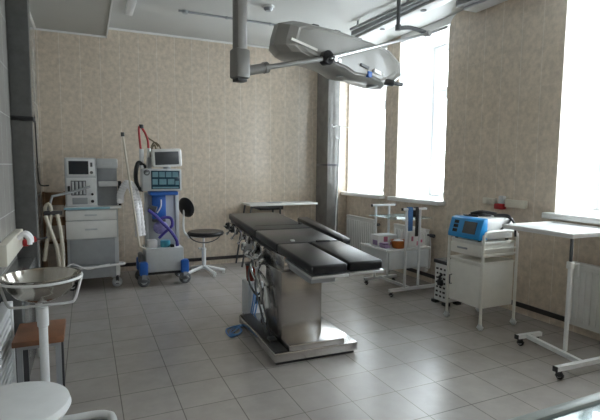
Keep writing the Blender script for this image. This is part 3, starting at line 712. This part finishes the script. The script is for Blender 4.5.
# ------------------------------------------------------------------ cream cabinet and electrosurgical unit
t = thing('bedside_cabinet', 'cream metal wheeled cabinet carrying the blue-fronted electrosurgical unit', 'cabinet', (3.1, 2.95, 0))
X0, X1, Y0, Y1 = 2.90, 3.29, 2.76, 3.15
for y in (Y0, Y1):
    MB().tube([(X0+.005, y, .05), (X0+.005, y, .72), (X0+.02, y, .775), (X0+.06, y, .812), (X1-.06, y, .812), (X1-.02, y, .775), (X1-.005, y, .72), (X1-.005, y, .05)], .0125, 10, k=5).build('tube_frame', 'cream', t)
    for x in (X0+.005, X1-.005): caster(t, x, y, .027, mat='grey_light', top=.06, fork='grey_light')
MB().box(X0+.012, X1-.012, Y0+.015, Y1-.015, .70, .728, .005).build('top_shelf', 'cream', t)
dr = MB().box(X0+.014, X1-.014, Y0+.02, Y1-.02, .60, .70, .004).build('drawer', 'cream', t)
MB().box(X0+.002, X0+.014, Y0+.02, Y1-.02, .605, .695, .005).build('drawer_front', 'cream', dr)
MB().box(X0-.012, X0+.002, 2.93, 3.04, .648, .664, .004).build('drawer_pull', 'grey', dr)
b = MB()
for z in (.625, .67): b.bar([(X0+.01, Y0+.004, z), (X1-.01, Y0+.004, z)], .012)
b.build('side_rail', 'cream', t)
bd = MB().box(X0+.014, X1-.014, Y0+.016, Y1-.016, .175, .545, .005).build('body', 'cream', t)
MB().box(X0-.004, X1-.01, Y0+.012, Y1-.012, .545, .562, .004).build('cabinet_top', 'cream', bd)
do = MB().box(X0, X0+.014, Y0+.02, Y1-.02, .18, .53, .005).build('door', 'cream', bd)
MB().tube([(X0+.002, 3.10, .40), (X0-.022, 3.10, .40), (X0-.022, 3.10, .32), (X0+.002, 3.10, .32)], .006, 8).build('door_handle', 'metal_dark', do)

t = thing('electrosurgical_unit', 'electrosurgical unit with a bright blue front and dark display on the cream cabinet', 'medical device', (3.1, 2.96, .73))
MB().box(2.965, 3.275, 2.80, 3.14, .745, .918, .012).build('casing', 'white', t)
fr = MB().prism([(2.885, .742), (2.885, .775), (2.925, .908), (2.975, .922), (2.975, .742)], 'y', 2.79, 3.155, bev=.008).build('front_panel', 'cyan_blue', t)
def onslope(y0, y1, s0, s1, th=.006):
    a = Vector((2.885, .775)); b_ = Vector((2.925, .908)); n = Vector((-.951, .309))
    p = a+(b_-a)*s0; q = a+(b_-a)*s1
    return MB().prism([tuple(p-n*.002), tuple(q-n*.002), tuple(q+n*th), tuple(p+n*th)], 'y', y0, y1)
onslope(2.845, 2.985, .08, .82, .004).build('display', 'screen_grey', fr)
for k in range(3): onslope(3.05, 3.10, .08+k*.27, .28+k*.27, .004).build('socket', 'screen_off', fr)
for x in (2.93, 3.24):
    for y in (2.83, 3.09): MB().cyl((x, y, .728), (x, y, .747), .014, n=12).build('foot', 'rubber', t)
cd = [(3.08, 3.08, .929), (3.02, 3.04, .929), (3.05, 2.97, .930), (3.14, 2.93, .931), (3.18, 2.98, .930), (3.13, 3.05, .930), (3.05, 3.03, .941), (3.08, 2.95, .942), (3.15, 2.97, .942), (3.14, 3.03, .942), (3.09, 3.0, .952), (3.13, 2.95, .952), (3.20, 2.92, .935), (3.25, 2.84, .935), (3.22, 2.785, .90), (3.12, 2.777, .835), (3.08, 2.775, .81)]
t = thing('handpiece_cable', 'coiled black handpiece cable on top of the electrosurgical unit', 'cable', (3.1, 3.0, .92))
MB().tube(cd, .009, 8, k=7).build('cord', 'black', t)
MB().tube([(3.02, 3.03, .938), (3.09, 2.97, .958), (3.18, 2.90, .941)], .016, 10, k=4).build('handpiece', 'black', t)
MB().tube([(3.02, 3.11, .926), (2.99, 3.07, .926), (2.99, 3.0, .926), (3.02, 2.95, .926), (3.05, 3.0, .926)], .0075, 8, k=5).build('lead', 'black', t)
MB().tube([(3.16, 2.90, .928), (3.20, 2.79, .925), (3.21, 2.73, .87), (3.215, 2.725, .79), (3.215, 2.72, .77)], .009, 8, k=5).build('hanging_lead', 'black', t)

# ------------------------------------------------------------------ overbed table
t = thing('overbed_table', 'white overbed table with an H-shaped wheeled base under the nearest window', 'table', (2.95, 2.04, 0))
tp = MB().box(2.93, 3.49, 2.03, 2.60, .868, .892, .004).build('table_top', 'white_mtl', t)
b = MB().box(2.925, 2.945, 2.025, 2.605, .882, .902, .003).box(3.475, 3.495, 2.025, 2.605, .882, .902, .003).box(2.945, 3.475, 2.025, 2.043, .882, .902, .003).box(2.945, 3.475, 2.587, 2.605, .882, .902, .003)
b.build('rim', 'white', tp)
cl = MB().box(2.943, 2.966, 2.037, 2.060, .085, .70, .004).build('column', 'white_mtl', t)
MB().box(2.946, 2.963, 2.040, 2.057, .69, .868, .003).build('inner_column', 'grey_dark', t)
MB().box(2.935, 2.973, 2.029, 2.067, .66, .71, .005).tube([(2.965, 2.03, .69), (2.995, 2.02, .70), (3.0, 2.02, .65), (3.0, 2.02, .61)], .006, 8).build('height_clamp', 'white', t)
MB().bar([(2.99, 2.38, .075), (2.90, 1.90, .075)], .03).build('spine', 'white_mtl', t)
for a, b_ in (((2.90, 2.395), (3.13, 2.375)), ((2.655, 1.895), (3.20, 1.865))):
    f = MB().bar([(a[0], a[1], .075), (b_[0], b_[1], .075)], .03).build('foot_beam', 'white_mtl', t)
    MB().bar([(a[0]-.008, a[1], .075), (a[0], a[1], .075)], .033).build('end_cap', 'black', f)
    for q in (a, b_):
        s = .04 if q is a else -.04
        caster(t, q[0]+s, q[1], .026, top=.06)

# ------------------------------------------------------------------ sockets on the right wall, left wall and sill things
def outlet(y0, y1, z0, z1, label):
    t = thing('socket_outlet', label, 'socket', (XR, (y0+y1)/2, z0))
    MB().box(XR-.04, XR-.001, y0, y1, z0, z1, .006).build('cover', 'outlet', t)
    for k in range(2):
        y = y0+(y1-y0)*(k+.5)/2; MB().cyl((XR-.044, y, (z0+z1)/2), (XR-.039, y, (z0+z1)/2), .022, n=20).build('socket_face', 'outlet', t)
outlet(3.275, 3.425, .985, 1.045, 'cream socket block left of the red plug, above the blue-fronted unit')
outlet(2.93, 3.155, .972, 1.045, 'long cream double socket between the red plug and the near window')
t = thing('red_plug', 'dark red plug under a grey adaptor on the right wall above the electrosurgical unit', 'plug', (XR, 3.22, .94))  # a red plug with its grey adaptor, not a socket
MB().box(XR-.05, XR, 3.17, 3.225, 1.0, 1.075, .01).build('adaptor', 'grey_light', t)
MB().box(XR-.06, XR, 3.165, 3.265, .945, .999, .01).build('plug_body', 'red', t)
t = thing('socket_strip', 'cream socket strip on the left wall above the steel basin', 'socket', (XL, 3.5, .72))
MB().box(XL, XL+.05, 3.12, 3.89, .735, .865, .008).build('cover', 'outlet', t)
for y in (3.58, 3.68): MB().tube([(XL+.05, y, .835), (XL+.085, y, .86), (XL+.115, y+.01, .83), (XL+.118, y+.01, .79)], .016, 10, k=5).build('grey_plug', 'hose_white', t)
t = thing('extension_plug', 'red plug with a dark lead sticking out by the left column', 'plug', (-.41, 3.78, .74))
MB().box(XL+.051, -.385, 3.80, 3.87, .745, .795, .012).cyl((-.385, 3.835, .78), (-.35, 3.85, .79), .022, n=14).build('plug_body', 'red', t)
MB().tube([(-.352, 3.85, .79), (-.32, 3.87, .785), (-.28, 3.90, .79)], .007, 8, k=4).build('lead', 'black', t)
solo('wall_cable', MB().tube([(-.452, 5.3, 2.08), (-.462, 5.34, 2.02), (-.47, 5.5, 1.86), (-.468, 5.6, 1.75), (-.47, 5.7, 1.4), (-.468, 5.75, 1.15), (-.44, 5.8, 1.10), (-.38, 5.83, 1.10)], .007, 8, k=8), 'rubber', 'thin black cable hanging on the left wall beyond the dark column', 'cable')
solo('window_stay', MB().box(3.72, 3.90, 2.30, 2.34, .9655, .985, .004).tube([(3.74, 2.32, .985), (3.80, 2.33, .995), (3.88, 2.31, .99)], .012, 8, k=4), 'grey', 'grey-blue clip lying on the nearest window sill', 'clip')

# ------------------------------------------------------------------ left foreground
t = thing('basin_stand', 'white tubular basin stand at the left holding the round steel basin', 'stand', (-.215, 2.52, 0))
bc = Vector((-.225, 2.66, .765))
ring = [(bc.x+.188*math.cos(a), bc.y+.188*math.sin(a), .757) for a in [2*PI*i/40 for i in range(40)]]
MB().tube(ring, .007, 8, closed=True).build('holder_ring', 'white_mtl', t)
MB().tube([(bc.x-.188, bc.y, .757), (bc.x-.165, bc.y, .67), (bc.x-.152, bc.y, .63), (bc.x-.125, bc.y, .613), (bc.x, bc.y, .612), (bc.x+.125, bc.y, .613), (bc.x+.152, bc.y, .63), (bc.x+.165, bc.y, .67), (bc.x+.188, bc.y, .757)], .007, 8, k=4).build('cradle', 'white_mtl', t)
MB().cyl((bc.x, bc.y, .035), (bc.x, bc.y, .52), .021, n=18).build('post', 'white_mtl', t)
MB().cyl((bc.x, bc.y, .50), (bc.x, bc.y, .606), .027, n=18, bev=.006).build('post_collar', 'white_mtl', t)
MB().tube([(bc.x, 2.66, .04), (bc.x+.01, 2.59, .025), (-.12, 2.565, .025), (.0, 2.56, .025), (.06, 2.535, .025), (.085, 2.47, .025), (.085, 2.15, .025)], .022, 12, k=6).build('foot_frame', 'white_mtl', t)
t = thing('basin', 'round stainless steel basin resting in the white stand at the left', 'basin', (bc.x, bc.y, .64))
MB().lathe([(0, -.125), (.07, -.122), (.12, -.095), (.155, -.05), (.172, .0), (.186, .004), (.187, .008), (.171, .008), (.152, -.046), (.117, -.09), (.068, -.117), (0, -.12)], (bc.x, bc.y, .765), 56).build('bowl', 'basin', t, 60)
t = thing('round_stool', 'white padded round stool in the bottom left corner', 'stool', (-.26, 1.80, 0))
MB().lathe([(0, .44), (.15, .44), (.18, .45), (.192, .47), (.186, .492), (.16, .503), (0, .51)], (-.265, 1.80, .012), 48).build('seat', 'white_mtl', t)
MB().cyl((-.265, 1.80, .06), (-.265, 1.80, .44), .025, n=16).build('pillar', 'white_mtl', t)
for a in (.6, 2.2, 3.8, 5.3): MB().tube([(-.265, 1.80, .08), (-.265+.17*math.cos(a), 1.80+.17*math.sin(a), .015)], .014, 8).build('foot', 'white_mtl', t)
t = thing('wooden_stool', 'stool with a brown wooden board seat and grey metal legs behind the white stool', 'stool', (-.25, 2.85, 0))
MB().box(-.375, -.135, 2.70, 3.03, .39, .42, .005).build('seat', 'wood', t)
for x in (-.345, -.165):
    for y in (2.74, 2.99): MB().bar([(x, y, 0), (x, y, .39)], .026).build('leg', 'metal_dark' if y > 2.8 else 'grey', t)
MB().bar([(-.345, 2.74, .375), (-.165, 2.74, .375)], .02).build('apron', 'grey', t)
t = thing('convector', 'white slatted convector on the left wall beside the wooden stool', 'radiator', (-.45, 2.5, 0))
b = MB()
for z in [.13+.04*i for i in range(10)]: b.box(XL+.03, XL+.07, 2.02, 2.98, z, z+.022, .003)
b.build('slats', 'white_mtl', t)
MB().box(XL+.022, XL+.08, 2.98, 3.02, .03, .56, .005).box(XL+.022, XL+.08, 1.98, 2.02, .03, .56, .005).box(XL+.022, XL+.08, 2.02, 2.98, .53, .56, .005).box(XL+.022, XL+.08, 2.02, 2.98, .06, .10, .005).build('frame', 'white_mtl', t)
MB().box(XL+.021, XL+.03, 2.02, 2.98, .10, .53).build('back_plate', 'grey_dark', t)
for y in (2.0, 3.0): MB().box(XL+.022, XL+.07, y-.02, y+.02, 0, .032).build('foot', 'white_mtl', t)
solo('waste_pipe', MB().cyl((-.325, 3.60, .0), (-.325, 3.60, .42), .022, n=16).cyl((-.325, 3.60, .38), (-.325, 3.60, .44), .028, n=16), 'white', 'white upright pipe standing against the dark stone ledge', 'pipe')

# glass-topped table in the near right corner
t = thing('glass_table', 'glass-topped instrument table with a grey metal edge in the bottom right corner', 'table', (1.2, .5, 0))
x0, x1, y0, y1 = .70, 1.75, .22, .705
MB().box(x0, x1, y1, y1+.028, .722, .752, .004).box(x0, x1, y0-.028, y0, .722, .752, .004).box(x0-.028, x0, y0-.028, y1+.028, .722, .752, .004).box(x1, x1+.028, y0-.028, y1+.028, .722, .752, .004).build('frame', 'tbl_edge', t)
MB().box(x0, x1, y0, y1, .736, .744).build('glass_top', 'shelf_glass', t)
MB().box(x0, x1, y0, y1, .722, .734).build('backing_board', 'tbl_board', t)
for x in (x0-.014, x1+.014):
    for y in (y0-.014, y1+.014): MB().box(x-.014, x+.014, y-.014, y+.014, 0, .722, .003).build('leg', 'tbl_edge', t)

# ------------------------------------------------------------------ daylight
wd = bpy.data.worlds.new('sky'); S.world = wd; wd.use_nodes = True
bg = wd.node_tree.nodes['Background']
bg.inputs[0].default_value = (.90, .96, 1.0, 1); bg.inputs[1].default_value = 6.0
for i, (a, b_) in enumerate(WIN):
    l = bpy.data.lights.new('window_portal', 'AREA'); l.shape = 'RECTANGLE'; l.size = HEAD-SILL; l.size_y = b_-a
    l.cycles.is_portal = True
    o = bpy.data.objects.new('window_portal', l); COL.objects.link(o)
    o.location = (XR+WD+.02, (a+b_)/2, (SILL+HEAD)/2); o.rotation_euler = (0, PI/2, 0)

# ------------------------------------------------------------------ camera
PAN, TILT, ROLL = .430415, .0926043, .0090733
cp, sp, ct, st, cr, sr = math.cos(PAN), math.sin(PAN), math.cos(TILT), math.sin(TILT), math.cos(ROLL), math.sin(ROLL)
P = Matrix(((cp, -sp, 0), (sp, cp, 0), (0, 0, 1))); B = Matrix(((1, 0, 0), (0, 0, -1), (0, 1, 0)))
T = Matrix(((1, 0, 0), (0, ct, -st), (0, st, ct))); Z = Matrix(((cr, -sr, 0), (sr, cr, 0), (0, 0, 1)))
R = Z @ T @ B @ P
mw = Matrix((R[0], -R[1], -R[2])).transposed().to_4x4(); mw.translation = (0, 0, 1.33)
cam = bpy.data.cameras.new('camera'); cam.sensor_width = 36; cam.lens = 465/600*36; cam.clip_start = .02
co = bpy.data.objects.new('camera', cam); COL.objects.link(co); co.matrix_world = mw
S.camera = co
S.cycles.max_bounces = 14; S.cycles.diffuse_bounces = 9; S.cycles.glossy_bounces = 5; S.cycles.transparent_max_bounces = 12
S.view_settings.view_transform = 'Standard'; S.view_settings.look = 'None'
S.view_settings.exposure = 1.68; S.view_settings.gamma = 1; S.view_settings.use_curve_mapping = False
